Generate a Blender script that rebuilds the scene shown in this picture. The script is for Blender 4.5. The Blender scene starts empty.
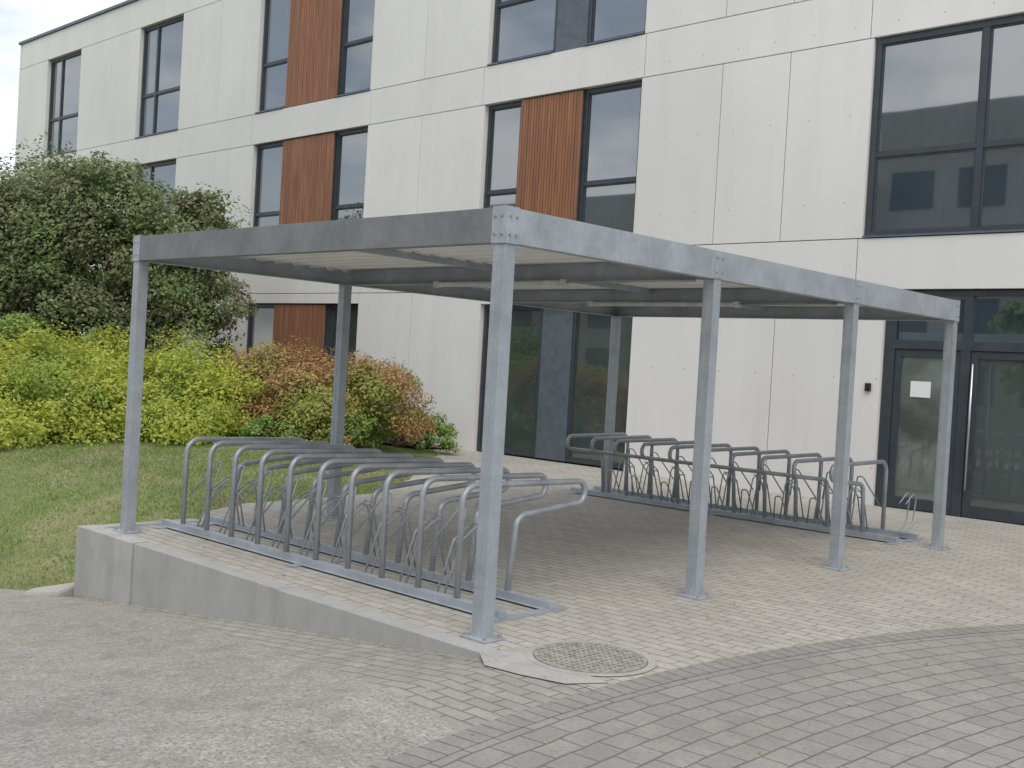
import bpy, math, random
import numpy as np
from mathutils import Vector, Matrix
random.seed(3); rng=np.random.default_rng(7)
S=bpy.context.scene; COL=bpy.context.collection
S.view_settings.view_transform='Standard'; S.view_settings.look='None'; S.view_settings.exposure=0

# ------------------------------------------------------------ materials
class NT:
    def __init__(s,name):
        s.m=bpy.data.materials.new(name); s.m.use_nodes=True; s.t=s.m.node_tree; s.b=s.t.nodes["Principled BSDF"]
        s.tc=None
    def n(s,typ,**kw):
        nd=s.t.nodes.new(typ)
        for k,v in kw.items(): setattr(nd,k,v)
        return nd
    def l(s,a,b): s.t.links.new(a,b)
    def put(s,v,sock):
        if hasattr(v,"is_linked") or hasattr(v,"links"): s.l(v,sock)
        else: sock.default_value=v
    def obj(s):
        if not s.tc: s.tc=s.n("ShaderNodeTexCoord")
        return s.tc.outputs["Object"]
    def math(s,op,a,b=0.0,c=0.0):
        nd=s.n("ShaderNodeMath",operation=op)
        s.put(a,nd.inputs[0]); s.put(b,nd.inputs[1]); s.put(c,nd.inputs[2]); return nd.outputs[0]
    def mapping(s,scale,vec=None):
        nd=s.n("ShaderNodeMapping"); s.l(vec or s.obj(),nd.inputs[0]); nd.inputs["Scale"].default_value=scale; return nd.outputs[0]
    def noise(s,scale,detail=4,rough=.55,vec=None):
        nd=s.n("ShaderNodeTexNoise"); nd.inputs["Scale"].default_value=scale; nd.inputs["Detail"].default_value=detail; nd.inputs["Roughness"].default_value=rough
        s.l(vec or s.obj(),nd.inputs["Vector"]); return nd.outputs["Fac"]
    def ramp(s,fac,stops):
        nd=s.n("ShaderNodeValToRGB"); cr=nd.color_ramp
        while len(cr.elements)<len(stops): cr.elements.new(.5)
        for e,(p,c) in zip(cr.elements,stops): e.position=p; e.color=(c if len(c)==4 else (*c,1))
        s.l(fac,nd.inputs[0]); return nd.outputs[0]
    def mix(s,fac,a,b,blend='MIX'):
        nd=s.n("ShaderNodeMix",data_type='RGBA',blend_type=blend)
        s.put(fac,nd.inputs[0])
        for v,i in ((a,6),(b,7)):
            if isinstance(v,tuple): v=(*v,1) if len(v)==3 else v
            s.put(v,nd.inputs[i])
        return nd.outputs[2]
    def bump(s,h,strength=.3,dist=.01):
        nd=s.n("ShaderNodeBump"); nd.inputs["Strength"].default_value=strength; nd.inputs["Distance"].default_value=dist
        s.l(h,nd.inputs["Height"]); s.l(nd.outputs[0],s.b.inputs["Normal"])
    def done(s,col=None,rough=.7,metal=0.0,ior=None):
        if col is not None:
            if isinstance(col,tuple): s.b.inputs["Base Color"].default_value=(*col,1)
            else: s.l(col,s.b.inputs["Base Color"])
        s.put(rough,s.b.inputs["Roughness"]); s.b.inputs["Metallic"].default_value=metal
        if ior: s.b.inputs["IOR"].default_value=ior
        return s.m

def mat_facade():
    k=NT("pale_concrete_panels"); ge=k.n("ShaderNodeNewGeometry")
    big=k.noise(.35,3); st=k.noise(1.0,4,.6,k.mapping((2.2,2.2,.25)))
    c=k.ramp(big,[(.3,(.715,.70,.672)),(.7,(.80,.785,.755))])
    c=k.mix(k.math('MULTIPLY',ge.outputs["Random Per Island"],.3),c,(.66,.645,.615))
    c=k.mix(k.ramp(st,[(.45,(0,0,0)),(.8,(.28,.28,.28))]),c,(.58,.56,.51))
    sp=k.n("ShaderNodeSeparateXYZ"); k.l(k.obj(),sp.inputs[0])
    fx=k.math('SUBTRACT',k.math('FRACT',k.math('DIVIDE',sp.outputs[0],.62)),.5); fz=k.math('SUBTRACT',k.math('FRACT',k.math('DIVIDE',k.math('ADD',sp.outputs[2],.1),1.2)),.5)
    d2=k.math('ADD',k.math('POWER',k.math('MULTIPLY',fx,.62),2),k.math('POWER',k.math('MULTIPLY',fz,1.2),2))
    hole=k.math('LESS_THAN',d2,.00025)
    c=k.mix(k.math('MULTIPLY',hole,.35),c,(.2,.2,.19))
    por=k.noise(25,4,.7); c=k.mix(k.ramp(por,[(.25,(.4,.4,.4)),(.36,(0,0,0))]),c,(.48,.465,.44))
    k.bump(por,.12,.004); return k.done(c,.85)
def mat_concrete(name,a,b,scale=3):
    k=NT(name); ge=k.n("ShaderNodeNewGeometry"); n1=k.noise(scale,5,.65); n2=k.noise(90,2,.7); st=k.noise(1,4,.6,k.mapping((5,5,.6)))
    c=k.ramp(n1,[(.3,a),(.7,b)]); c=k.mix(k.ramp(n2,[(.35,(.5,.5,.5)),(.5,(0,0,0))]),c,tuple(x*.6 for x in a))
    c=k.mix(k.math('MULTIPLY',ge.outputs["Random Per Island"],.4),c,tuple(x*.75 for x in a))
    c=k.mix(k.ramp(st,[(.48,(0,0,0)),(.78,(.45,.45,.45))]),c,tuple(x*.6 for x in a))
    k.bump(n2,.4,.004); return k.done(c,.9)
def asph_col(k):
    n1=k.noise(.5,5,.65); n2=k.noise(60,3,.8); n4=k.noise(3.5,6,.75)
    v=k.n("ShaderNodeTexVoronoi"); v.inputs["Scale"].default_value=60; k.l(k.obj(),v.inputs["Vector"])
    c=k.ramp(n1,[(.3,(.315,.295,.265)),(.7,(.41,.385,.345))])
    c=k.mix(k.ramp(n2,[(.38,(.8,.8,.8)),(.52,(0,0,0))]),c,(.14,.13,.12))
    c=k.mix(k.ramp(v.outputs["Color"],[(.6,(0,0,0)),(.9,(.6,.6,.6))]),c,(.54,.51,.46))
    c=k.mix(k.ramp(n4,[(.46,(0,0,0)),(.66,(.55,.55,.55))]),c,(.21,.195,.17))
    return c,k.math('ADD',n2,v.outputs["Distance"])
def mat_pavers(name,c1,c2,mort,polar=None,w=.2,h=.1,dirt=(.22,.21,.185),fade=False):
    k=NT(name); sp=k.n("ShaderNodeSeparateXYZ"); k.l(k.obj(),sp.inputs[0])
    if polar:
        cx,cy,R=polar
        x=k.math('SUBTRACT',sp.outputs[0],cx); y=k.math('SUBTRACT',sp.outputs[1],cy)
        r=k.math('SQRT',k.math('ADD',k.math('MULTIPLY',x,x),k.math('MULTIPLY',y,y)))
        a=k.math('MULTIPLY',k.math('ARCTAN2',k.math('MULTIPLY',y,-1),k.math('MULTIPLY',x,-1)),R)
        cb=k.n("ShaderNodeCombineXYZ"); k.l(a,cb.inputs[0]); k.l(r,cb.inputs[1]); vec=cb.outputs[0]
    else: vec=k.obj()
    nz=k.n("ShaderNodeTexNoise"); nz.inputs["Scale"].default_value=4; k.l(k.obj(),nz.inputs["Vector"])
    vm=k.n("ShaderNodeVectorMath",operation='MULTIPLY_ADD'); k.l(nz.outputs["Color"],vm.inputs[0]); vm.inputs[1].default_value=(.03,.03,0); k.l(vec,vm.inputs[2])
    b=k.n("ShaderNodeTexBrick"); k.l(vm.outputs[0],b.inputs["Vector"]); b.inputs["Scale"].default_value=1
    b.inputs["Brick Width"].default_value=w; b.inputs["Row Height"].default_value=h; b.inputs["Mortar Size"].default_value=.0068; b.inputs["Mortar Smooth"].default_value=.6
    b.inputs["Color1"].default_value=(*c1,1); b.inputs["Color2"].default_value=(*c2,1); b.inputs["Mortar"].default_value=(*mort,1); b.inputs["Bias"].default_value=0
    n1=k.noise(.8,5,.65); n2=k.noise(45,3,.7); n3=k.noise(5,4,.7)
    c=k.mix(k.ramp(n1,[(.38,(0,0,0)),(.72,(.55,.55,.55))]),b.outputs["Color"],dirt)
    c=k.mix(k.ramp(n3,[(.48,(0,0,0)),(.8,(.6,.6,.6))]),c,tuple(min(1,x*1.15) for x in c1))
    c=k.mix(k.ramp(n2,[(.3,(.55,.55,.55)),(.52,(0,0,0))]),c,tuple(x*.5 for x in c1))
    c=k.mix(k.math('MULTIPLY',b.outputs["Fac"],.5),c,mort)
    hh=k.math('ADD',k.math('MULTIPLY',b.outputs["Fac"],-1),k.math('MULTIPLY',n2,.35))
    if fade:
        l1=k.math('MULTIPLY_ADD',sp.outputs[0],-.214,-.9815); l2=k.math('MULTIPLY_ADD',sp.outputs[0],-.138,-.81)
        d=k.math('SUBTRACT',sp.outputs[1],k.math('MINIMUM',l1,l2))
        d=k.math('ADD',d,k.math('MULTIPLY',k.math('SUBTRACT',k.noise(8,6,.75),.5),.14))
        fa=k.ramp(d,[(.0,(1,1,1)),(.022,(0,0,0))]); ac,ah=asph_col(k)
        c=k.mix(fa,c,ac); hh=k.math('MULTIPLY_ADD',k.math('MULTIPLY',ah,.5),fa,hh)
    k.bump(hh,.6,.006); return k.done(c,.88)
def mat_asphalt():
    k=NT("worn_asphalt"); c,h=asph_col(k); k.bump(h,.8,.007); return k.done(c,.92)
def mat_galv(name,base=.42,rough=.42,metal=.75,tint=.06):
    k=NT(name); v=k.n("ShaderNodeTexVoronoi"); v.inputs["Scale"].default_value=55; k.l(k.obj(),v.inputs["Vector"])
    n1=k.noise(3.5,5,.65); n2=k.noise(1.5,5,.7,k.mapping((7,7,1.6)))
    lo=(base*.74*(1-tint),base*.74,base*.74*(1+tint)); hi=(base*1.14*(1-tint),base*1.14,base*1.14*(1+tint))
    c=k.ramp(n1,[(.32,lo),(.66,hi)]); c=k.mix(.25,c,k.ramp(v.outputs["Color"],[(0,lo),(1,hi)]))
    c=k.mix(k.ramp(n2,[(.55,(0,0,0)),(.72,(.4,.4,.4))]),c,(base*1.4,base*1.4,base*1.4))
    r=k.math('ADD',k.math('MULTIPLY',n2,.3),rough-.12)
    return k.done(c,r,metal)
def mat_wood():
    k=NT("weathered_cedar_timber"); n=k.noise(1,5,.65,k.mapping((14,14,1.2))); sl=k.n("ShaderNodeNewGeometry")
    c=k.ramp(n,[(.3,(.21,.085,.04)),(.55,(.33,.14,.07)),(.75,(.44,.22,.12))])
    c=k.mix(k.math('MULTIPLY',sl.outputs["Random Per Island"],.5),c,(.22,.11,.065))
    return k.done(c,.6)
def mat_leaf(name,stops,trans=.25,patch=None,ps=.9):
    k=NT(name); ge=k.n("ShaderNodeNewGeometry"); c=k.ramp(ge.outputs["Random Per Island"],stops)
    if patch:
        n=k.noise(ps,2,.6); c=k.mix(k.ramp(n,[(.45,(0,0,0)),(.58,(1,1,1))]),c,k.ramp(ge.outputs["Random Per Island"],patch))
    k.done(c,.6)
    tr=k.n("ShaderNodeBsdfTranslucent"); k.l(c,tr.inputs[0]); mx=k.n("ShaderNodeMixShader"); mx.inputs[0].default_value=trans
    out=k.t.nodes["Material Output"]; k.l(k.b.outputs[0],mx.inputs[1]); k.l(tr.outputs[0],mx.inputs[2]); k.l(mx.outputs[0],out.inputs[0])
    return k.m
def mat_simple(name,col,rough=.5,metal=0,ior=None,var=.15,scale=8):
    k=NT(name); n=k.noise(scale,3); c=k.ramp(n,[(.3,tuple(x*(1-var) for x in col)),(.7,tuple(x*(1+var) for x in col))]); return k.done(c,rough,metal,ior)
def mat_glass(name,col,ior=2.1,var=.3,sc=.5,bump=.05):
    k=NT(name); n=k.noise(sc,3); c=k.ramp(n,[(.35,tuple(x*(1-var) for x in col)),(.65,tuple(x*(1+var) for x in col))])
    k.bump(k.noise(.9,1),bump,.02); return k.done(c,.02,0,ior)
M=dict(
 facade=mat_facade(), backing=mat_simple("shadowed_joint_backing",(.22,.22,.21),.9),
 oppf=mat_concrete("grey_render",(.36,.35,.335),(.44,.43,.41),.5),
 conc=mat_concrete("cast_concrete",(.40,.397,.38),(.52,.515,.49)),
 conc2=mat_concrete("light_concrete",(.40,.385,.35),(.51,.49,.45)),
 pave=mat_pavers("grey_block_paving",(.50,.468,.415),(.415,.39,.345),(.21,.20,.17),dirt=(.26,.245,.21)),
 strip=mat_pavers("worn_block_paving",(.40,.375,.335),(.33,.31,.28),(.15,.14,.12),fade=True),
 plaza=mat_pavers("curved_block_paving",(.345,.325,.295),(.28,.265,.242),(.13,.125,.105),polar=(10.2,-.25,9.05),w=.21,h=.14,dirt=(.20,.19,.165)),
 ring=mat_pavers("edging_blocks",(.31,.295,.265),(.26,.248,.225),(.13,.12,.105),polar=(10.2,-.25,9.05),w=.1,h=.4),
 asphalt=mat_asphalt(),
 galv=mat_galv("galvanised_steel",.46,.5,.35,.08), galv_dark=mat_galv("dark_galvanised_steel",.25,.5,.35,.03), galv_roof=mat_simple("pale_ribbed_roof_sheet",(.84,.84,.83),.6,0,var=.05,scale=2), galv_rack=mat_galv("galvanised_rack_tube",.42,.42,.45,.06),  # galv_dark: galvanised steel in a darker tone, for the front beam
 wood=mat_wood(), frame=mat_simple("anthracite_window_frame",(.045,.055,.065),.4), panel=mat_simple("grey_blue_metal_panel",(.10,.12,.145),.45),
 glass=mat_glass("reflective_window_glass",(.04,.058,.072),3.2), doorglass=mat_glass("dark_door_glass",(.055,.07,.066),2.2), entglass=mat_glass("entrance_glass_painted_interior_light",(.13,.15,.135),2.2,.5,1.3),  # entglass: light of the interior painted into the pane as a paler, patchy colour
 black=mat_simple("black_plastic",(.02,.02,.02),.4), white=mat_simple("white_paper",(.8,.8,.78),.7,var=.02), steel=mat_galv("brushed_steel",.6,.3,.9,0),
 cap=mat_simple("dark_metal_coping",(.13,.16,.19),.45,.4),
 iron=mat_simple("cast_iron",(.33,.31,.275),.8,.1,scale=20,var=.3), iron2=mat_simple("cast_iron_recess",(.14,.13,.11),.85,.0,scale=20), bolt=mat_simple("zinc_bolt",(.4,.4,.4),.4,.6),
 bark=mat_simple("brown_bark",(.17,.125,.09),.9,scale=20), soil=mat_simple("dark_soil",(.09,.07,.05),.95,var=.4,scale=5),
 lamp=mat_simple("grey_lamp_diffuser",(.62,.63,.63),.3),
)
def mat_ground():
    k=NT("grassy_ground"); n=k.noise(1.2,5,.7); n2=k.noise(25,3,.7)
    c=k.ramp(n,[(.34,(.15,.215,.055)),(.54,(.22,.27,.085)),(.70,(.38,.34,.19))]); c=k.mix(k.ramp(n2,[(.35,(.5,.5,.5)),(.6,(0,0,0))]),c,(.12,.125,.055))
    k.bump(n2,.8,.03); return k.done(c,.95)
M['ground']=mat_ground()
L_yel=mat_leaf("yellow_green_leaves",[(0,(.32,.39,.055)),(.4,(.48,.54,.075)),(1,(.66,.66,.14))],.4,patch=[(0,(.26,.36,.06)),(1,(.48,.55,.11))])
L_red=mat_leaf("orange_brown_leaves",[(0,(.30,.17,.08)),(.5,(.47,.27,.11)),(1,(.52,.38,.16))],.35,patch=[(0,(.26,.31,.07)),(1,(.46,.49,.12))])
L_drk=mat_leaf("dull_green_leaves",[(0,(.115,.175,.06)),(.5,(.19,.265,.09)),(1,(.31,.37,.15))],.35,patch=[(0,(.16,.175,.085)),(1,(.29,.28,.15))],ps=1.3)
L_mid=mat_leaf("mid_green_leaves",[(0,(.11,.20,.045)),(.5,(.20,.32,.065)),(1,(.33,.44,.10))],.3)
L_grs=mat_leaf("grass_blades",[(0,(.14,.215,.055)),(.6,(.23,.31,.085)),(1,(.40,.38,.18))],.25,patch=[(0,(.24,.26,.11)),(1,(.48,.43,.26))],ps=.9)
L_lit=mat_leaf("fallen_leaves",[(0,(.30,.20,.08)),(.5,(.42,.33,.14)),(1,(.22,.20,.12))],.1)

# ------------------------------------------------------------ mesh helpers
class MB:
    def __init__(s): s.v=[]; s.f=[]
    def box(s,x0,x1,y0,y1,z0,z1):
        b=len(s.v); s.v+=[(x0,y0,z0),(x1,y0,z0),(x1,y1,z0),(x0,y1,z0),(x0,y0,z1),(x1,y0,z1),(x1,y1,z1),(x0,y1,z1)]
        s.f+=[tuple(b+i for i in q) for q in ((0,3,2,1),(4,5,6,7),(0,1,5,4),(1,2,6,5),(2,3,7,6),(3,0,4,7))]; return s
    def cyl(s,c,r,z0,z1,n=24):
        b=len(s.v)
        for z in (z0,z1):
            for i in range(n): a=2*math.pi*i/n; s.v.append((c[0]+r*math.cos(a),c[1]+r*math.sin(a),z))
        s.f+=[(b+i,b+(i+1)%n,b+n+(i+1)%n,b+n+i) for i in range(n)]+[tuple(b+n+i for i in range(n)),tuple(b+n-1-i for i in range(n))]; return s
    def rings(s,c,prof,n=48):
        b=len(s.v)
        for r,z in prof:
            for i in range(n): a=2*math.pi*i/n; s.v.append((c[0]+r*math.cos(a),c[1]+r*math.sin(a),z))
        for k in range(len(prof)-1):
            for i in range(n): s.f.append((b+k*n+i,b+k*n+(i+1)%n,b+(k+1)*n+(i+1)%n,b+(k+1)*n+i))
        return s
    def tube(s,pts,r,n=8):
        P=[Vector(p) for p in pts]; b=len(s.v); T=[]
        for i in range(len(P)):
            a=P[max(i-1,0)]; c=P[min(i+1,len(P)-1)]; T.append((c-a).normalized())
        up=Vector((1,0,0)) if abs(T[0].x)<.9 else Vector((0,0,1)); N=T[0].cross(up).normalized()
        for i,p in enumerate(P):
            N=(N-T[i]*N.dot(T[i])).normalized(); B=T[i].cross(N); rr=r[i] if isinstance(r,(list,tuple)) else r
            for j in range(n): a=2*math.pi*j/n; s.v.append(tuple(p+(N*math.cos(a)+B*math.sin(a))*rr))
        for i in range(len(P)-1):
            for j in range(n): s.f.append((b+i*n+j,b+i*n+(j+1)%n,b+(i+1)*n+(j+1)%n,b+(i+1)*n+j))
        e=b+(len(P)-1)*n; s.f+=[tuple(b+n-1-j for j in range(n)),tuple(e+j for j in range(n))]; return s
    def obj(s,name,mat,bevel=0,smooth=False,loc=None):
        me=bpy.data.meshes.new(name); me.from_pydata(s.v,[],s.f); me.update(); me.materials.append(mat)
        if smooth: me.polygons.foreach_set("use_smooth",[True]*len(me.polygons))
        o=bpy.data.objects.new(name,me); COL.objects.link(o)
        if loc: o.location=loc
        if bevel:
            m=o.modifiers.new("bevel",'BEVEL'); m.width=bevel; m.segments=2; m.limit_method='ANGLE'
        return o
def fillet(pts,rs,n=6):
    P=[Vector(p) for p in pts]; out=[P[0]]
    for i in range(1,len(P)-1):
        a=(P[i-1]-P[i]); c=(P[i+1]-P[i]); r=rs[i-1]; ang=a.angle(c); d=min(r/math.tan(ang/2),a.length*.49,c.length*.49) if ang<3.13 else 0
        if d<1e-4: out.append(P[i]); continue
        p0=P[i]+a.normalized()*d; p1=P[i]+c.normalized()*d
        r=d*math.tan(ang/2); bis=(a.normalized()+c.normalized()).normalized(); cen=P[i]+bis*(r/math.sin(ang/2))
        v0=p0-cen; v1=p1-cen; th=v0.angle(v1)
        for k in range(n+1):
            t=k/n; w=(v0*math.sin((1-t)*th)+v1*math.sin(t*th))/math.sin(th); out.append(cen+w)
    out.append(P[-1]); return out
def par(c,p):
    c.parent=p; c.matrix_parent_inverse=Matrix.Translation(-Vector(p.location)); return c
def tag(o,label,cat,group=None):
    o["label"]=label; o["category"]=cat
    if group: o["group"]=group
    return o
def empty(name,loc,label,cat,group=None):
    e=bpy.data.objects.new(name,None); e.location=loc; e.empty_display_size=.2; COL.objects.link(e); tag(e,label,cat,group); return e
def struct(o): o["kind"]="structure"; return o
def cp(o,loc,parent=None):
    c=o.copy(); c.location=loc; COL.objects.link(c)
    if parent: par(c,parent)
    return c

# ------------------------------------------------------------ terrain
PLAT=[(-4.53,-.12),(.2,-.12),(.2,-.25),(30,-.25),(30,9.62),(-10.2,9.62),(-10.2,8.9),(-9.4,8.3),(-8.3,7.0),(-6.6,5.2),(-5.6,3.8),(-5.4,1.8),(-5.0,1.15),(-4.62,.9),(-4.53,.8)]
def inplat(x,y,P=PLAT):
    c=False; n=len(P)
    for i in range(n):
        x1,y1=P[i]; x2,y2=P[(i+1)%n]
        if (y1>y)!=(y2>y) and x<(x2-x1)*(y-y1)/(y2-y1)+x1: c=not c
    return c
def low(u): return max(-.8,.115*(min(u,.45)-.45))
def sstep(t): t=max(0,min(1,t)); return t*t*(3-2*t)
def hgt(u,v):
    if u>-4.6:
        t=sstep((v-.1)/1.5); return low(u)*(1-t)
    if v<-2.5: return low(u)
    t=sstep((v+.45)/2.2); d=sstep((-u-5.2-max(0,(v-3.0))*.85)/2.5)
    return low(u)*(1-t)+t*(.025+.035*min(max(v,0),8)*d)
def sheet(name,us,vs,mat,dz,hf=hgt):
    V=[(u,v,hf(u,v)+dz) for v in vs for u in us]; n=len(us)
    F=[(j*n+i,j*n+i+1,(j+1)*n+i+1,(j+1)*n+i) for j in range(len(vs)-1) for i in range(n-1)]
    me=bpy.data.meshes.new(name); me.from_pydata(V,[],F); me.update(); me.materials.append(mat); me.polygons.foreach_set("use_smooth",[True]*len(F))
    o=bpy.data.objects.new(name,me); COL.objects.link(o); return struct(o)
def lin(a,b,n): return [a+(b-a)*i/n for i in range(n+1)]
us=[-900,-300,-120,-60,-40]+lin(-30,-5,100)+[-4.8,-4.62,-4.58,-4.4]+lin(-4,6,40)+[12,20,40,120,300,900]
vs=[-900,-300,-120,-60,-30,-15,-8,-5]+lin(-4,12,96)+[20,40,120,300,900]
sheet("ground",us,vs,M['ground'],-.035)
def fr(u): return min(-.9815-.214*u,-.81-.138*u)-.25
US=-4.0
def rtop(u):
    if u>-4.6: return -.22
    return -.28-.10*(-4.6-u)-.03*math.sin(u*5)-.02*math.sin(u*13)
def atop(u):
    if u>=US-1e-6: return fr(min(u,1.6))
    if u>-4.6: return -.235
    return rtop(u)
su=lin(US,.45,16)+[1.0,1.6]
ul=sorted(lin(-40,-4.7,90)+[-4.6,-4.3,US-.002]+su+[2,4,8,20,60])
V=[];F=[]
for u in ul:
    t0=atop(u)
    for v in (t0,t0-.4,-2.0,-4.0,-8.0,-24.0): V.append((u,v,low(u)-.003))
for i in range(len(ul)-1):
    for j in range(5): a=i*6+j; F.append((a,a+6,a+7,a+1))
me=bpy.data.meshes.new("asphalt_road"); me.from_pydata(V,[],F); me.materials.append(M['asphalt']); o=bpy.data.objects.new("asphalt_road",me); COL.objects.link(o); struct(o)
V=[];F=[]
for u in su: V+=[(u,fr(u),low(u)-.003),(u,-.246,low(u)-.003)]
for i in range(len(su)-1): F.append((2*i,2*i+2,2*i+3,2*i+1))
me=bpy.data.meshes.new("pavement"); me.from_pydata(V,[],F); me.materials.append(M['strip']); o=bpy.data.objects.new("pavement",me); COL.objects.link(o); struct(o)
me=bpy.data.meshes.new("pavement"); me.from_pydata([(x,y,0.0) for x,y in PLAT],[],[tuple(range(len(PLAT)))]); me.materials.append(M['pave']); o=bpy.data.objects.new("pavement",me); COL.objects.link(o); struct(o)
C0=(10.2,-.25)
m=MB(); n=200; m.v=[(C0[0]+9.05*math.cos(2*math.pi*i/n),C0[1]+9.05*math.sin(2*math.pi*i/n),.004) for i in range(n)]; m.f=[tuple(range(n))]
struct(m.obj("paved_plaza",M['plaza']))
m=MB()
for i in range(n):
    a=2*math.pi*i/n
    for r in (9.0,9.15): m.v.append((C0[0]+r*math.cos(a),C0[1]+r*math.sin(a),.0065))
for i in range(n): m.f.append((2*i,2*i+1,(2*i+3)%(2*n),(2*i+2)%(2*n)))
struct(m.obj("paving_edge",M['ring']))
# worn concrete surround of the manhole
m=MB(); pts=[(.22,-.24),(.42,-.40),(.66,-.37),(.90,-.30),(1.02,-.10),(1.08,.12),(1.04,.36),(.90,.55),(.70,.62),(.48,.60),(.34,.46),(.27,.22)]
m.v=[(x,y,.0043) for x,y in pts[:5]+[(.86,-.08),(.66,-.14),(.44,-.06),(.31,.06),(.26,.02)]]; m.f=[tuple(range(len(m.v)))]
struct(m.obj("concrete_patch",M['conc2']))

# manhole cover
mc=(.65,.20)
e=empty("manhole_cover",(mc[0],mc[1],0),"round weathered cast iron manhole cover with square grid in block paving","manhole cover")
m=MB(); m.rings(mc,((.366,.0052),(.364,.0076),(.324,.0076),(.320,.0055))); par(m.obj("frame",M['conc2']),e)
m=MB(); m.cyl(mc,.320,.0051,.0060,48); lid=par(m.obj("lid",M['iron2']),e)
m=MB(); N=7; pt=.040
for i in range(-N,N+1):
    x=i*pt; hl=math.sqrt(max(0,.296**2-x*x))
    m.box(mc[0]+x-.011,mc[0]+x+.011,mc[1]-hl,mc[1]+hl,.0062,.0098)
for j in range(-N,N+1):
    y=j*pt; hl=math.sqrt(max(0,.296**2-y*y))
    m.box(mc[0]-hl,mc[0]+hl,mc[1]+y-.011,mc[1]+y+.011,.0062,.0094)
m.rings(mc,((.316,.006),(.316,.0102),(.294,.0102),(.294,.006)))
par(m.obj("grid",M['iron']),lid)

# retaining wall
m=MB()
def wseg(a,b,top0,top1,y0,y1):
    k_=len(m.v)
    m.v+=[(a,y0,low(a)-.2),(b,y0,low(b)-.2),(b,y1,low(b)-.2),(a,y1,low(a)-.2),(a,y0,top0),(b,y0,top1),(b,y1,top1),(a,y1,top0)]
    m.f+=[tuple(k_+i for i in q) for q in ((0,3,2,1),(4,5,6,7),(0,1,5,4),(1,2,6,5),(2,3,7,6),(3,0,4,7))]
wseg(-4.66,-3.706,.014,.014,-.265,-.112); wseg(-3.694,-1.724,.007,.005,-.245,-.112); wseg(-1.716,.36,.004,.009,-.255,-.112)
wseg(-4.66,-4.525,.012,.008,-.108,.85)
tag(m.obj("retaining_wall",M['conc'],.003),"low grey concrete retaining wall tapering along sloping asphalt","wall")
m=MB(); m.v=[(-5.25,-.50,-.75),(-4.70,-.42,-.75),(-4.70,-.16,-.75),(-5.25,-.34,-.75),(-5.2,-.47,-.625),(-4.70,-.40,-.545),(-4.70,-.16,-.47),(-5.2,-.36,-.60)]
m.f=[(0,3,2,1),(4,5,6,7),(0,1,5,4),(1,2,6,5),(2,3,7,6),(3,0,4,7)]
o=m.obj("kerb_stone",M['conc2'],.03); tag(o,"low sloped pale concrete kerb where wall meets the lawn","kerb stone")

# ------------------------------------------------------------ building
FV=9.5
bld=empty("apartment_building",(-8,FV,0),"three-storey pale concrete panel building with dark windows and timber infill","building")
Z=[0,2.9,3.6,6.32,7.02,9.95,10.72]
cols=dict(A=(-28.8,-26.6),B=(-23.15,-20.95),C=(-17.5,-13.35),D=(-9.98,-6.42),E=(-2.50,2.6),G=(6.5,10.0))
wall=MB(); gp=.0065
def panel(u0,u1,z0,z1,y=FV): wall.box(u0+gp,u1-gp,y,y+.32,z0+gp,z1-gp)
splits=[-24.7,-19.14,-11.7,-4.9,-3.76,4.4,12]
UE=16; U0=-30.72
def prow(z0,z1,ops):
    u=U0
    for a,b in sorted(ops)+[(UE,UE)]:
        cuts=[u]+[s for s in splits if u<s<a]+[a]
        for c,d in zip(cuts,cuts[1:]): panel(c,d,z0,z1)
        u=b
row1={k_:v for k_,v in cols.items()}; row1['D']=(-9.8,-6.33); row1['E']=(-2.12,3.6)
prow(Z[0]-.3,Z[1],list(row1.values())); prow(Z[2],Z[3],list(cols.values())); prow(Z[4],Z[5],list(cols.values()))
for k_,(a,b) in row1.items():
    if k_!='E': panel(a,b,2.68,Z[1])
bs=[U0,-26.3,-22.0,-17.6,-13.3,-10.05,-6.38,-2.56,2.7,6.4,10.1,UE]
for z0,z1 in ((Z[1],Z[2]),(Z[3],Z[4]),(Z[5],Z[6])):
    for a,b in zip(bs,bs[1:]): panel(a,b,z0,z1)
par(wall.obj("facade_wall",M['facade'],.003),bld)
core=MB(); core.box(U0+.01,UE-.01,FV+.33,FV+14,-.3,10.68); par(core.obj("core_wall",M['backing']),bld)
side=MB()
for z0,z1 in zip(Z,Z[1:]):
    for y0,y1 in ((FV,FV+4.5),(FV+4.5,FV+9),(FV+9,FV+14)): side.box(U0-.16,U0-.004,y0+gp,y1-gp,z0+gp-(.3 if z0==0 else 0),z1-gp)
par(side.obj("side_wall",M['facade'],.004),bld)
cpn=MB(); cpn.box(U0-.2,UE+.05,FV-.05,FV+14.05,10.725,10.80); par(cpn.obj("roof_coping",M['cap']),bld)
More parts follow.
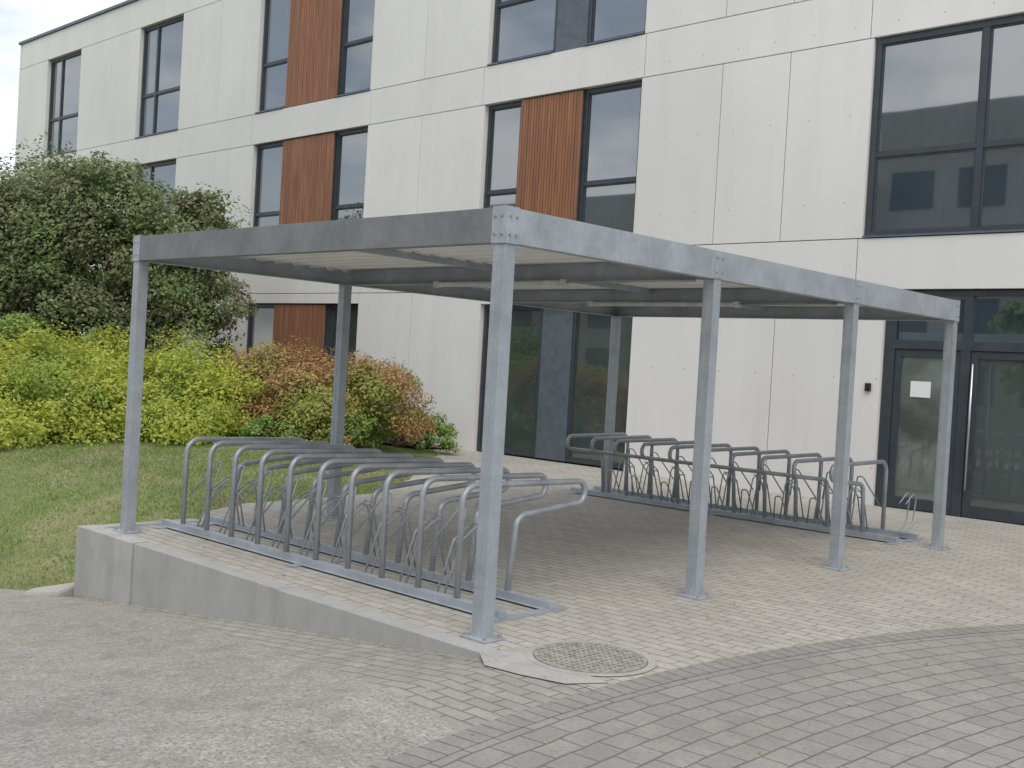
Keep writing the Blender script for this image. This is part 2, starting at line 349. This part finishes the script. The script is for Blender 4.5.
def window(u0,u1,z0,z1,mul=(),tr=(),y=FV+.10,fw=.065,part="window",trm=.05):
    m=MB(); d=.07
    m.box(u0,u0+fw,y,y+d,z0,z1); m.box(u1-fw,u1,y,y+d,z0,z1)
    m.box(u0+fw,u1-fw,y,y+d,z1-fw,z1); m.box(u0+fw,u1-fw,y,y+d,z0,z0+fw)
    ms=sorted(mul)
    for a in ms: m.box(a-fw*.55,a+fw*.55,y+.003,y+d,z0+fw,z1-fw)
    ed=[u0+fw]+[x for a in ms for x in (a-fw*.55,a+fw*.55)]+[u1-fw]
    for i in range(0,len(ed),2):
        for t in tr: m.box(ed[i],ed[i+1],y+.006,y+d-.004,t-trm*.6,t+trm*.6)
        a,b=ed[i],ed[i+1]; zz=[z0+fw]+[q for t in tr for q in (t-trm*.6,t+trm*.6)]+[z1-fw]
        for j in range(0,len(zz),2):
            c,e_=zz[j],zz[j+1]; s=.022; yy=y+.02
            m.box(a,a+s,yy,yy+.035,c,e_); m.box(b-s,b,yy,yy+.035,c,e_); m.box(a+s,b-s,yy,yy+.035,c,c+s); m.box(a+s,b-s,yy,yy+.035,e_-s,e_)
    w=m.obj(part,M['frame'],.003); par(w,bld)
    p=MB().box(u0+fw*.5,u1-fw*.5,y+.045,y+.055,z0+fw*.5,z1-fw*.5)
    par(p.obj("pane",M['glass'] if z0>1 else M['doorglass']),w)
    if z0>.2:
        s=MB(); s.box(u0,u1,FV-.02,y-.002,z0-.006,z0+.02); par(s.obj("sill",M['cap']),w)
    return w
def timber(u0,u1,z0,z1,y=FV+.03):
    m=MB(); n=max(4,int((u1-u0)/.062)); st=(u1-u0)/n
    for i in range(n): m.box(u0+i*st+.006,u0+(i+1)*st-.006,y+random.uniform(0,.006),y+.03,z0+.01,z1-.01)
    par(m.obj("timber_cladding",M['wood']),bld)
    m=MB(); m.box(u0,u1,y+.032,y+.2,z0,z1); par(m.obj("cladding_backing",M['frame']),bld)
def metal(u0,u1,z0,z1,y=FV+.08):
    m=MB(); m.box(u0,u1,y,y+.1,z0,z1); par(m.obj("metal_panel",M['panel'],.004),bld)
g_=.012
for z0,z1 in ((Z[4],Z[5]),(Z[2],Z[3]),(0.12,2.68)):
    up=z0+1.12
    for k_ in "AB":
        a,b=cols[k_]; window(a+g_,b-g_,z0+g_,z1-g_,mul=(a+.75,),tr=(up,))
    a,b=cols['C']; p0,p1=(-16.38,-14.5)
    window(a+g_,p0,z0+g_,z1-g_,tr=(up,)); timber(p0+.004,p1-.004,z0+g_,z1-g_); window(p1,b-g_,z0+g_,z1-g_,tr=(up,))
z0,z1=Z[4],Z[5]
window(-9.968,-8.4,z0+g_,z1-g_,tr=(z0+1.12,)); metal(-8.398,-7.702,z0+g_,z1-g_); window(-7.7,-6.432,z0+g_,z1-g_,tr=(z0+1.12,))
z0,z1=Z[2],Z[3]
window(-9.968,-9.1,z0+g_,z1-g_,tr=(z0+1.12,)); timber(-9.096,-7.674,z0+g_,z1-g_); window(-7.67,-6.432,z0+g_,z1-g_,tr=(z0+1.12,))
window(-9.79,-8.33,.03,2.67); metal(-8.328,-7.652,.03,2.67); window(-7.65,-6.34,.03,2.67)
for z0,z1 in ((Z[2],Z[3]),(Z[4],Z[5])):
    window(-2.488,2.588,z0+g_,z1-g_,mul=(-1.02,1.3),tr=(z0+1.13,),fw=.08,y=FV+.05)
    window(6.51,9.99,z0+g_,z1-g_,mul=(7.5,),tr=(z0+1.13,))
window(6.51,9.99,.1,2.67,mul=(7.5,))
m=MB(); y=FV+.06
m.box(-2.108,-1.97,y,y+.12,0,2.89); m.box(3.52,3.588,y,y+.12,0,2.89); m.box(-1.97,3.52,y,y+.12,2.82,2.89); m.box(-1.97,3.52,y,y+.12,2.12,2.24)
for a in (-1.03,.32,1.66): m.box(a-.06,a+.06,y+.002,y+.12,0,2.12); m.box(a-.05,a+.05,y+.002,y+.12,2.24,2.82)
fr_=par(m.obj("entrance_frame",M['frame'],.003),bld)
m=MB(); m.box(-1.96,3.51,y+.06,y+.07,2.24,2.82); par(m.obj("transom_pane",M['glass']),fr_)
def door(u0,u1,hside,gl):
    m=MB(); s=.09; yy=y+.02
    m.box(u0,u0+s,yy,yy+.06,.012,2.115); m.box(u1-s,u1,yy,yy+.06,.012,2.115); m.box(u0+s,u1-s,yy,yy+.06,2.02,2.115); m.box(u0+s,u1-s,yy,yy+.06,.012,.16)
    d=par(m.obj("door",M['frame'],.003),bld)
    m=MB(); m.box(u0+s*.6,u1-s*.6,yy+.03,yy+.04,.1,2.05); par(m.obj("pane",gl),d)
    if hside:
        hx=u1-.05 if hside>0 else u0+.05
        m=MB(); m.tube([(hx,yy-.06,.35),(hx,yy-.06,1.95)],.014,10); m.tube([(hx,yy-.06,.6),(hx,yy+.005,.6)],.009,8); m.tube([(hx,yy-.06,1.6),(hx,yy+.005,1.6)],.009,8)
        par(m.obj("handle",M['steel'],smooth=True),d)
    return d
door(-1.965,-1.095,0,M['entglass']); door(-.965,.255,-1,M['doorglass']); door(.385,1.595,1,M['doorglass']); door(1.725,3.515,0,M['doorglass'])
m=MB(); m.box(-1.74,-1.47,y+.042,y+.046,1.49,1.70); par(m.obj("paper_notice",M['white']),bld)
m=MB(); m.box(-2.31,-2.235,FV-.045,FV-.002,1.53,1.64); m.box(-2.30,-2.245,FV-.055,FV-.045,1.555,1.62); par(m.obj("intercom",M['black'],.004),bld)

# ------------------------------------------------------------ bicycle shelter
W=4.281; L=6.4956; HP=2.3; RH=.205
sh=empty("bicycle_shelter",(0,0,0),"open galvanised steel bicycle shelter with flat roof on square posts","bike shelter")
hp=.046
m=MB(); m.box(-hp,hp,-hp,hp,.014,HP)
m.box(-hp+.012,-.004,-hp-.0025,-hp,.3,HP-.01)
post0=m.obj("post",M['galv'],.006,loc=(0,0,0)); par(post0,sh)
plate0=MB().box(-.105,.105,-.085,.085,.001,.014).obj("base_plate",M['galv'],.002); plate0.parent=post0
bolt0=MB().cyl((0,0),.013,0,.012,6).obj("anchor_bolt",M['bolt'])
bolts=[]
for sx in (-1,1):
    for sy in (-1,1):
        b_=bolt0 if not bolts else bolt0.copy()
        if bolts: COL.objects.link(b_)
        b_.parent=post0; b_.location=(sx*.08,sy*.062,.014); bolts.append(b_)
pos=[(0,i*L/3) for i in range(4)]+[(-W,i*L/3) for i in range(4)]
for i,(x,yv) in enumerate(pos):
    if i==0: continue
    c=cp(post0,(x,yv,0),sh)
    for ch in [plate0]+bolts:
        k_=ch.copy(); COL.objects.link(k_); k_.parent=c
t=.006; o_=hp+.006
def cbeam(axis,fixed,sgn,a,b,mat):
    m=MB()
    w0,w1=sorted((fixed,fixed+sgn*t)); f0,f1=sorted((fixed+sgn*t,fixed+sgn*.075))
    for (p0,p1,z0,z1) in ((w0,w1,HP+.001,HP+RH),(f0,f1,HP+.001,HP+.001+t),(f0,f1,HP+RH-t,HP+RH)):
        if axis=='x': m.box(a,b,p0,p1,z0,z1)
        else: m.box(p0,p1,a,b,z0,z1)
    return par(m.obj("roof_beam",mat,.002),sh)
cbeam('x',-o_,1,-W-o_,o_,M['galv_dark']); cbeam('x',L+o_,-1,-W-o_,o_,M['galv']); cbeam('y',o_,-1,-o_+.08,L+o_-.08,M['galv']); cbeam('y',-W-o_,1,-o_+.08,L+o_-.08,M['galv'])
for x,y,sx,sy in ((o_,-o_,1,-1),(o_,L+o_,1,1),(-W-o_,-o_,-1,-1),(-W-o_,L+o_,-1,1)):
    m=MB()
    m.box(min(x,x-sx*.11),max(x,x-sx*.11),*sorted((y,y+sy*.004)),HP-.004,HP+RH+.006)
    m.box(*sorted((x,x+sx*.004)),min(y,y-sy*.11),max(y,y-sy*.11),HP-.004,HP+RH+.006)
    m.box(*sorted((x,x-sx*.11)),*sorted((y,y-sy*.11)),HP+RH+.001,HP+RH+.006)
    par(m.obj("corner_bracket",M['galv'],.0015),sh)
for yv in (L/3,2*L/3):
    for x0,x1 in ((o_,o_+.004),(-W-o_-.004,-W-o_)):
        par(MB().box(x0,x1,yv-.06,yv+.06,HP+.01,HP+RH-.01).obj("splice_plate",M['galv'],.0015),sh)
by=MB(); n=6; r=.009
for q in (0,.009):
    for i in range(n): a=2*math.pi*i/n; by.v.append((r*math.cos(a),-q,r*math.sin(a)))
by.f=[(i,(i+1)%n,n+(i+1)%n,n+i) for i in range(n)]+[tuple(n+i for i in range(n))]
bo=None
def bol(x,y,z,ax):
    global bo
    if bo is None: bo=by.obj("bolt",M['bolt']); b=bo
    else: b=bo.copy(); COL.objects.link(b)
    b.location=(x,y,z); b.rotation_euler=(0,0,math.pi/2 if ax=='x' else 0); par(b,sh)
for z in (HP+.05,HP+.155):
    for d in (.03,.085):
        bol(o_-d,-o_-.004,z,'y'); bol(o_+.004,-o_+d,z,'x'); bol(-W-o_+d,-o_-.004,z,'y'); bol(o_+.004,L+o_-d,z,'x')
    for yv in (L/3,2*L/3):
        for d in (-.035,.035): bol(o_+.004,yv+d,z,'x')
for i,yv in enumerate((L/3,2*L/3)):
    m=MB(); m.box(-W+hp+.035,-hp-.035,yv-.003,yv+.003,HP+.010,HP+.13); m.box(-W+hp+.035,-hp-.035,yv-.04,yv+.04,HP+.002,HP+.010); m.box(-W+hp+.035,-hp-.035,yv-.04,yv+.04,HP+.13,HP+.136)
    par(m.obj("cross_beam",M['galv'],0),sh)
for x in (-W*.5,):
    for a,b in ((.03,L/3-.05),(L/3+.05,2*L/3-.05),(2*L/3+.05,L-.03)):
        par(MB().box(x-.025,x+.025,a,b,HP+.09,HP+.135).obj("purlin",M['galv'],.002),sh)
m=MB(); prof=[]; y=-.03
while y<L+.02:
    prof+=[(y,0),(y+.07,0),(y+.09,.035),(y+.18,.035)]; y+=.2
prof=[(min(a,L+.03),b) for a,b in prof]
for a,b in prof:
    for dz in (0,.002): m.v+=[(-W-.03,a,HP+.138+b+dz),(.03,a,HP+.138+b+dz)]
for i in range(len(prof)-1):
    q=i*4; m.f+=[(q,q+1,q+5,q+4),(q+2,q+6,q+7,q+3)]
par(m.obj("roof_sheet",M['galv_roof']),sh)
for yv,u0,u1 in ((L/3-.075,-2.85,-1.35),(2*L/3-.075,-2.85,-1.1)):
    m=MB(); m.tube([(u0,yv,HP-.015),(u1,yv,HP-.015)],.022,12)
    for x in (u0,u1): m.box(x-.03,x+.03,yv-.026,yv+.026,HP-.041,HP+.010)
    par(m.obj("tube_lamp",M['lamp']),sh)
for pts,rr in (([(-2.88,L/3-.075,HP-.01),(-W+.1,L/3-.075,HP-.01)],.011),([(-1.07,2*L/3-.075,HP-.01),(-.1,2*L/3-.075,HP-.01)],.011),([(-1.32,L/3-.075,HP-.01),(-.1,L/3-.075,HP-.01)],.011)):
    par(MB().tube(pts,rr,8).obj("cable_conduit",M['galv_rack'],smooth=True),sh)

# ------------------------------------------------------------ bicycle racks
def rack(label,u_right,sp,y1,sgn,uL,uR,jit):
    e=empty("bicycle_rack",((uL+uR)/2,y1,0),label,"bike rack","bicycle racks under the shelter")
    def Y(d): return sgn*d
    path=fillet([(0,Y(0),.03),(0,Y(0),.80),(0,Y(1.24),.785),(0,Y(1.24),.635),(0,Y(.53),.57),(0,Y(.47),.03)],[.12,.074,.074,.10,.0],8)
    h0=MB().tube(path,.022,12).obj("hoop",M['galv_rack'],smooth=True,loc=(u_right,y1,0)); par(h0,e)
    gm=MB()
    for dx in (-.035,.035):
        gm.tube(fillet([(dx,Y(0.03),.05),(dx,Y(.16),.40),(dx,Y(.34),.52),(dx,Y(.44),.06)],[.05,.06]),.0075,6)
    gm.tube([(-.04,Y(.16),.39),(.04,Y(.16),.39)],.0075,6); gm.tube([(-.04,Y(.33),.50),(.04,Y(.33),.50)],.0075,6)
    if sgn<0: gm.tube(fillet([(-.10,Y(.46),.05),(-.035,Y(.56),.34),(.035,Y(.56),.34),(.10,Y(.46),.05)],[.04,.04]),.0075,6)
    gm.tube(fillet([(-.16,Y(.0),.30),(-.03,Y(.20),.62),(.03,Y(.20),.62),(.16,Y(.0),.30)],[.03,.03]),.0075,6)
    g0=gm.obj("wheel_guide",M['galv_rack'],smooth=True,loc=(u_right-sp/2,y1,0)); par(g0,e)
    for i in range(1,10): c=cp(h0,(u_right-sp*i+random.uniform(-.008,.008),y1,0),e); c.rotation_euler=(0,random.uniform(-.008,.008)*jit,random.uniform(-.012,.012)*jit)
    for i in range(1,9): c=cp(g0,(u_right-sp*(i+.5)+random.uniform(-.02,.02),y1,0),e); c.rotation_euler=(random.uniform(-.06,.06),0,random.uniform(-.08,.08))
    for d in (0,.47):
        yy=y1+Y(d); m=MB(); m.box(uL,uR,yy-.03,yy+.03,.012,.065); m.box(uL,uR,yy-.06,yy-.03,.012,.019); par(m.obj("rail",M['galv'],.003),e)
    for x in (uL+.1,(uL+uR)/2,uR-.03):
        a,b=sorted((y1+Y(-.13),y1+Y(.62))); par(MB().box(x-.04,x+.04,a,b,.001,.0115).obj("foot_plate",M['galv'],.001),e)
    return e
rack("long galvanised steel bike rack with ten hoops beside the low wall",-.66,.383,.42,1,-4.42,-.24,1)
rk=rack("galvanised steel bike rack with ten hoops near the building entrance",-.745,.39,6.85,-1,-4.75,-.36,2.5)
gm=MB()
for dx in (-.035,.035): gm.tube(fillet([(dx,-.02,.05),(dx,.22,.12),(dx,.30,.52),(dx,.02,.36)],[.08,.06]),.0075,6)
g0=gm.obj("wheel_guide",M['galv_rack'],smooth=True,loc=(-.56,6.87,0)); par(g0,rk)

# ------------------------------------------------------------ foliage
def leafmesh(name,cent,norm,size,mat,asp=.55):
    n=len(cent); a=rng.normal(size=(n,3)); t=np.cross(norm,a); t/=np.linalg.norm(t,axis=1)[:,None]; b=np.cross(norm,t)
    s=size[:,None]; V=np.empty((n,4,3)); V[:,0]=cent-t*s; V[:,1]=cent+b*s*asp+norm*s*.15; V[:,2]=cent+t*s; V[:,3]=cent-b*s*asp+norm*s*.15
    me=bpy.data.meshes.new(name); me.vertices.add(n*4); me.vertices.foreach_set("co",V.ravel())
    me.loops.add(n*4); me.loops.foreach_set("vertex_index",np.arange(n*4)); me.polygons.add(n); me.polygons.foreach_set("loop_start",np.arange(n)*4); me.polygons.foreach_set("loop_total",np.full(n,4))
    me.update(calc_edges=True); me.materials.append(mat); o=bpy.data.objects.new(name,me); COL.objects.link(o); return o
def crown(name,blobs,n,size,mat,sub=26,zmin=0,clump=.22):
    C=[];Nn=[]
    wts=np.array([b[3]*b[4]*b[5] for b in blobs])**.75; wts/=wts.sum()
    for b,w_ in zip(blobs,wts):
        k_=int(n*w_); ks=sub; d=rng.normal(size=(ks,3)); d/=np.linalg.norm(d,axis=1)[:,None]; d[:,2]=np.where(d[:,2]<-.5,-d[:,2],d[:,2])
        rr=rng.uniform(.5,1.08,ks)[:,None]; sc=np.array(b[3:6]); cc=np.array(b[:3])+d*rr*sc
        idx=rng.integers(0,ks,k_); off=rng.normal(size=(k_,3)); off/=np.linalg.norm(off,axis=1)[:,None]; off*=rng.uniform(.1,1.12,k_)[:,None]**.5
        cr=rng.uniform(.6,1.4,ks)*clump*sc.mean()
        p=cc[idx]+off*cr[idx][:,None]*np.array([1,1,.8])
        nn=off*.5+d[idx]*.6+rng.normal(size=(k_,3))*.5+np.array([0,0,.5]); C.append(p); Nn.append(nn)
    C=np.concatenate(C); Nn=np.concatenate(Nn); Nn/=np.linalg.norm(Nn,axis=1)[:,None]; keep=C[:,2]>zmin; C=C[keep]; Nn=Nn[keep]
    return leafmesh(name,C,Nn,rng.uniform(.55,1.3,len(C))*size,mat)
def plant(name,cat,label,blobs,n,size,mat,sub=26,stems=6,base=None,group=None,clump=.3,tr=.05):
    bx=base or (np.mean([b[0] for b in blobs]),np.mean([b[1] for b in blobs])); z=hgt(*bx)
    e=empty(name,(bx[0],bx[1],z),label,cat,group)
    par(crown("crown" if name=="tree" else "foliage",blobs,n,size,mat,sub,z-.02,clump),e)
    m=MB()
    if name=="tree":
        top=max(b[2]+b[5]*.4 for b in blobs); m.tube([(bx[0],bx[1],z-.1),(bx[0]+.05,bx[1],z+.6),(bx[0]-.05,bx[1]+.1,z+top*.35),(bx[0],bx[1],top*.7)],[tr*1.4,tr,tr*.8,tr*.4],10)
    for i in range(stems):
        b=blobs[i%len(blobs)]; tx=b[0]+random.uniform(-.5,.5)*b[3]; ty=b[1]+random.uniform(-.5,.5)*b[4]; tz=b[2]+random.uniform(0,.6)*b[5]
        sx=bx[0]+random.uniform(-.3,.3); sy=bx[1]+random.uniform(-.3,.3)
        m.tube([(sx,sy,z-.1),(sx*.6+tx*.4,sy*.6+ty*.4,z+(tz-z)*.45),(tx,ty,tz)],[tr*.7,tr*.5,tr*.12],6)
    par(m.obj("trunk" if name=="tree" else "stem",M['bark'],smooth=True),e); return e
plant("tree","tree","bushy dull green tree with reddish tips beside the building",[(-17.3,6,3.0,1.9,1.9,1.9),(-18.6,5.2,3.3,1.9,1.8,1.9),(-16.0,6.6,3.1,1.5,1.5,1.7),(-15.3,6.9,1.8,1.4,1.2,1.5),(-17,5.8,4.4,1.1,1.1,.9),(-15.4,6.9,4.0,.8,.6,.8),(-17.2,5.4,1.5,1.7,1.4,1.4),(-18.8,5,1.6,1.5,1.4,1.4)],115000,.047,L_drk,sub=52,stems=14,base=(-17.2,6),tr=.11,clump=.3)
plant("tree","tree","broad dull green tree behind yellow-green shrubs",[(-19.5,3.6,3.1,2.0,2,2.0),(-20.8,2.4,3.2,2.0,2,2.1),(-18.6,4.3,1.9,1.7,1.7,1.5),(-21,3.6,4.2,1.5,1.5,1.3),(-19.8,2.6,1.5,1.9,1.5,1.5)],90000,.05,L_drk,sub=52,stems=12,base=(-19.8,3.4),tr=.11,clump=.3)
plant("shrub","shrub","mid green shrub next to yellow-green bushes",[(-16.2,2.2,1.3,1.5,1.4,1.3),(-15.2,3.2,1.0,1.2,1.1,1.1),(-16.5,1.0,1.4,1.3,1.2,1.3)],36000,.042,L_mid,sub=38,stems=6)
for bl,n in [
  ([(-12.9,3.1,.62,1.2,1.1,.92),(-12.0,3.6,.48,1.0,1.0,.78),(-13.4,4.0,.8,1.2,1.1,.85),(-11.9,2.8,.3,1.0,.9,.45)],54000),
  ([(-12.4,1.9,.48,1.1,1.0,.75),(-13.2,1.9,.65,1.1,1,.85),(-11.8,1.9,.28,1.0,1.0,.45),(-13.2,1.0,.45,1.0,.9,.8)],50000),
  ([(-12.2,5.0,.74,1.2,1.0,.82),(-11.3,5.0,.5,1.0,1.0,.72),(-11.0,4.3,.3,1.1,.8,.45),(-12.6,4.1,.4,1.0,.8,.5)],52000)]:
    plant("shrub","shrub","bright yellow-green leafy shrub at the edge of the lawn",bl,n,.033,L_yel,sub=60,stems=6,group="shrubs along the building",clump=.35)
plant("shrub","shrub","rounded orange-brown shrub with green patches near the facade",[(-10.6,6.4,.72,1.1,1.0,.85),(-9.6,6.9,.66,1.0,.9,.85),(-11.7,6.2,.78,1.0,1.0,.85),(-9.9,6.0,.4,.9,.7,.55),(-10.9,5.7,.35,.9,.7,.5)],75000,.03,L_red,sub=60,stems=8,group="shrubs along the building",clump=.35)
plant("shrub","shrub","small green shrub in front of the orange-brown one",[(-9.2,6.3,.3,.5,.45,.4),(-10.2,5.4,.22,.6,.5,.35)],12000,.03,L_mid,stems=5,group="shrubs along the building")
plant("shrub","shrub","low loose green plants against the concrete facade",[(-10.3,8.4,.35,.6,.5,.45),(-9.6,8.4,.25,.4,.35,.4),(-11.3,8.0,.45,.7,.6,.55)],12000,.03,L_mid,stems=5)
sheet("planting_bed",lin(-24,-10.3,30),lin(5.6,9.45,8),M['soil'],.012)
# grass blades
n=120000; U=rng.uniform(-14.5,-4.55,n); Vv=rng.uniform(-.9,7.5,n)
keep=np.array([b>rtop(a)+.04 and not(a>-4.68 and b<.9) and not inplat(a,b) for a,b in zip(U,Vv)]); U=U[keep];Vv=Vv[keep]; n=len(U)
H=rng.uniform(.008,.03,n); zz=np.array([hgt(a,b) for a,b in zip(U,Vv)])-.035
ang=rng.uniform(0,math.pi*2,n); wd=.005; lean=rng.normal(size=(n,2))*.02
P=np.empty((n,3,3)); P[:,0]=np.c_[U-np.cos(ang)*wd,Vv-np.sin(ang)*wd,zz]; P[:,1]=np.c_[U+np.cos(ang)*wd,Vv+np.sin(ang)*wd,zz]; P[:,2]=np.c_[U+lean[:,0],Vv+lean[:,1],zz+H+.012]
me=bpy.data.meshes.new("lawn_grass"); me.vertices.add(n*3); me.vertices.foreach_set("co",P.ravel()); me.loops.add(n*3); me.loops.foreach_set("vertex_index",np.arange(n*3)); me.polygons.add(n); me.polygons.foreach_set("loop_start",np.arange(n)*3); me.polygons.foreach_set("loop_total",np.full(n,3)); me.update(calc_edges=True)
me.materials.append(L_grs); o=bpy.data.objects.new("lawn_grass",me); COL.objects.link(o); o["kind"]="stuff"
# leaf litter
n=520; x=np.r_[rng.uniform(-7,4,n-200),rng.uniform(-4.6,.4,200)]; y=np.r_[rng.uniform(-2.5,9.3,n-200),-.28-np.abs(rng.normal(size=200))*.06]
z=np.array([ (low(a) if b<-.25 else (0 if inplat(a,b) else hgt(a,b)-.02)) for a,b in zip(x,y)])+.012
nn=np.c_[rng.normal(size=n)*.25,rng.normal(size=n)*.25,np.ones(n)]; nn/=np.linalg.norm(nn,axis=1)[:,None]
o=leafmesh("leaf_litter",np.c_[x,y,z],nn,rng.uniform(.006,.016,n),L_lit,.6); o["kind"]="stuff"

# ------------------------------------------------------------ surroundings mirrored in the glass
def opposite(u0,u1,y,h,label):
    e=empty("apartment_building",((u0+u1)/2,y,0),label,"building","buildings across the courtyard")
    par(MB().box(u0,u1,y-12,y,-1,h).obj("facade_wall",M['oppf']),e)
    m=MB(); m.box(-1.15,1.15,0,.06,0,2.0); w0=None
    z=1.0
    while z+2.2<h:
        x=u0+2
        while x<u1-1.5:
            if w0 is None: w0=m.obj("window",M['frame'],loc=(x,y,z)); par(w0,e)
            else: cp(w0,(x,y,z),e)
            x+=3.6
        z+=3.3
opposite(-52,-23,-30,12.6,"grey rendered block across the courtyard with dark windows")
opposite(-22.5,-6,-32,16.2,"taller grey rendered block across the courtyard with dark windows")
opposite(-5,16,-36,12,"low grey rendered block across the courtyard with dark windows")
plant("tree","tree","leafy green tree across the courtyard",[(-22,-18,3.5,3,3,3),(-24,-19,4.2,2.5,2.5,2.2)],6000,.22,L_mid,stems=6,base=(-22.5,-18),tr=.2)
plant("tree","tree","leafy green tree across the courtyard",[(-8,-20,3.0,2.6,2.6,2.4),(-9,-19,3.8,2,2,1.6)],5000,.22,L_mid,stems=6,base=(-8.4,-20),tr=.2)

# ------------------------------------------------------------ light
EL=58; AZ=130
w=bpy.data.worlds.new("World"); S.world=w; w.use_nodes=True; nt=w.node_tree; nt.nodes.clear()
sky=nt.nodes.new("ShaderNodeTexSky"); sky.sky_type='NISHITA'; sky.sun_disc=False; sky.sun_elevation=math.radians(EL); sky.sun_rotation=math.radians(AZ); sky.dust_density=1.5
bg=nt.nodes.new("ShaderNodeBackground"); bg.inputs[1].default_value=.15; out=nt.nodes.new("ShaderNodeOutputWorld")
tc=nt.nodes.new("ShaderNodeTexCoord"); mp=nt.nodes.new("ShaderNodeMapping"); mp.inputs["Scale"].default_value=(1,1,2.2); nz=nt.nodes.new("ShaderNodeTexNoise"); nz.inputs["Scale"].default_value=3.2; nz.inputs["Detail"].default_value=6; nz.inputs["Roughness"].default_value=.58
rp=nt.nodes.new("ShaderNodeValToRGB"); rp.color_ramp.elements[0].position=.42; rp.color_ramp.elements[0].color=(.4,.4,.4,1); rp.color_ramp.elements[1].position=.56
nz2=nt.nodes.new("ShaderNodeTexNoise"); nz2.inputs["Scale"].default_value=5; nz2.inputs["Detail"].default_value=4
rp2=nt.nodes.new("ShaderNodeValToRGB"); rp2.color_ramp.elements[0].position=.35; rp2.color_ramp.elements[0].color=(6.3,6.8,7.5,1); rp2.color_ramp.elements[1].position=.60; rp2.color_ramp.elements[1].color=(8.4,8.5,8.6,1)
mx=nt.nodes.new("ShaderNodeMix"); mx.data_type='RGBA'
nt.links.new(tc.outputs["Generated"],mp.inputs[0]); nt.links.new(mp.outputs[0],nz.inputs["Vector"]); nt.links.new(mp.outputs[0],nz2.inputs["Vector"])
nt.links.new(nz.outputs["Fac"],rp.inputs[0]); nt.links.new(nz2.outputs["Fac"],rp2.inputs[0]); nt.links.new(rp.outputs[0],mx.inputs[0]); nt.links.new(sky.outputs[0],mx.inputs[6]); nt.links.new(rp2.outputs[0],mx.inputs[7]); nt.links.new(mx.outputs[2],bg.inputs[0]); nt.links.new(bg.outputs[0],out.inputs[0])
sl=bpy.data.lights.new("sun",'SUN'); sl.energy=1.5; sl.angle=math.radians(38); sl.color=(1,.96,.90); so=bpy.data.objects.new("sun",sl); COL.objects.link(so)
az=math.radians(AZ); el=math.radians(EL); dirv=Vector((math.sin(az)*math.cos(el),math.cos(az)*math.cos(el),math.sin(el)))
so.rotation_euler=dirv.to_track_quat('Z','Y').to_euler()

# ------------------------------------------------------------ camera
yaw,pit,rol=.7595,-.0164,.0574
f=Vector((-math.sin(yaw)*math.cos(pit),math.cos(yaw)*math.cos(pit),math.sin(pit))); r0=Vector((math.cos(yaw),math.sin(yaw),0)); u0=r0.cross(f)
r=r0*math.cos(rol)+u0*math.sin(rol); u=u0*math.cos(rol)-r0*math.sin(rol)
c=bpy.data.cameras.new("camera"); c.sensor_width=36; c.lens=1100.04/1024*36; c.clip_end=3000; c.clip_start=.05
co=bpy.data.objects.new("camera",c); COL.objects.link(co)
co.matrix_world=Matrix((( r.x,u.x,-f.x,4.4594),(r.y,u.y,-f.y,-4.5679),(r.z,u.z,-f.z,1.595),(0,0,0,1)))
S.camera=co
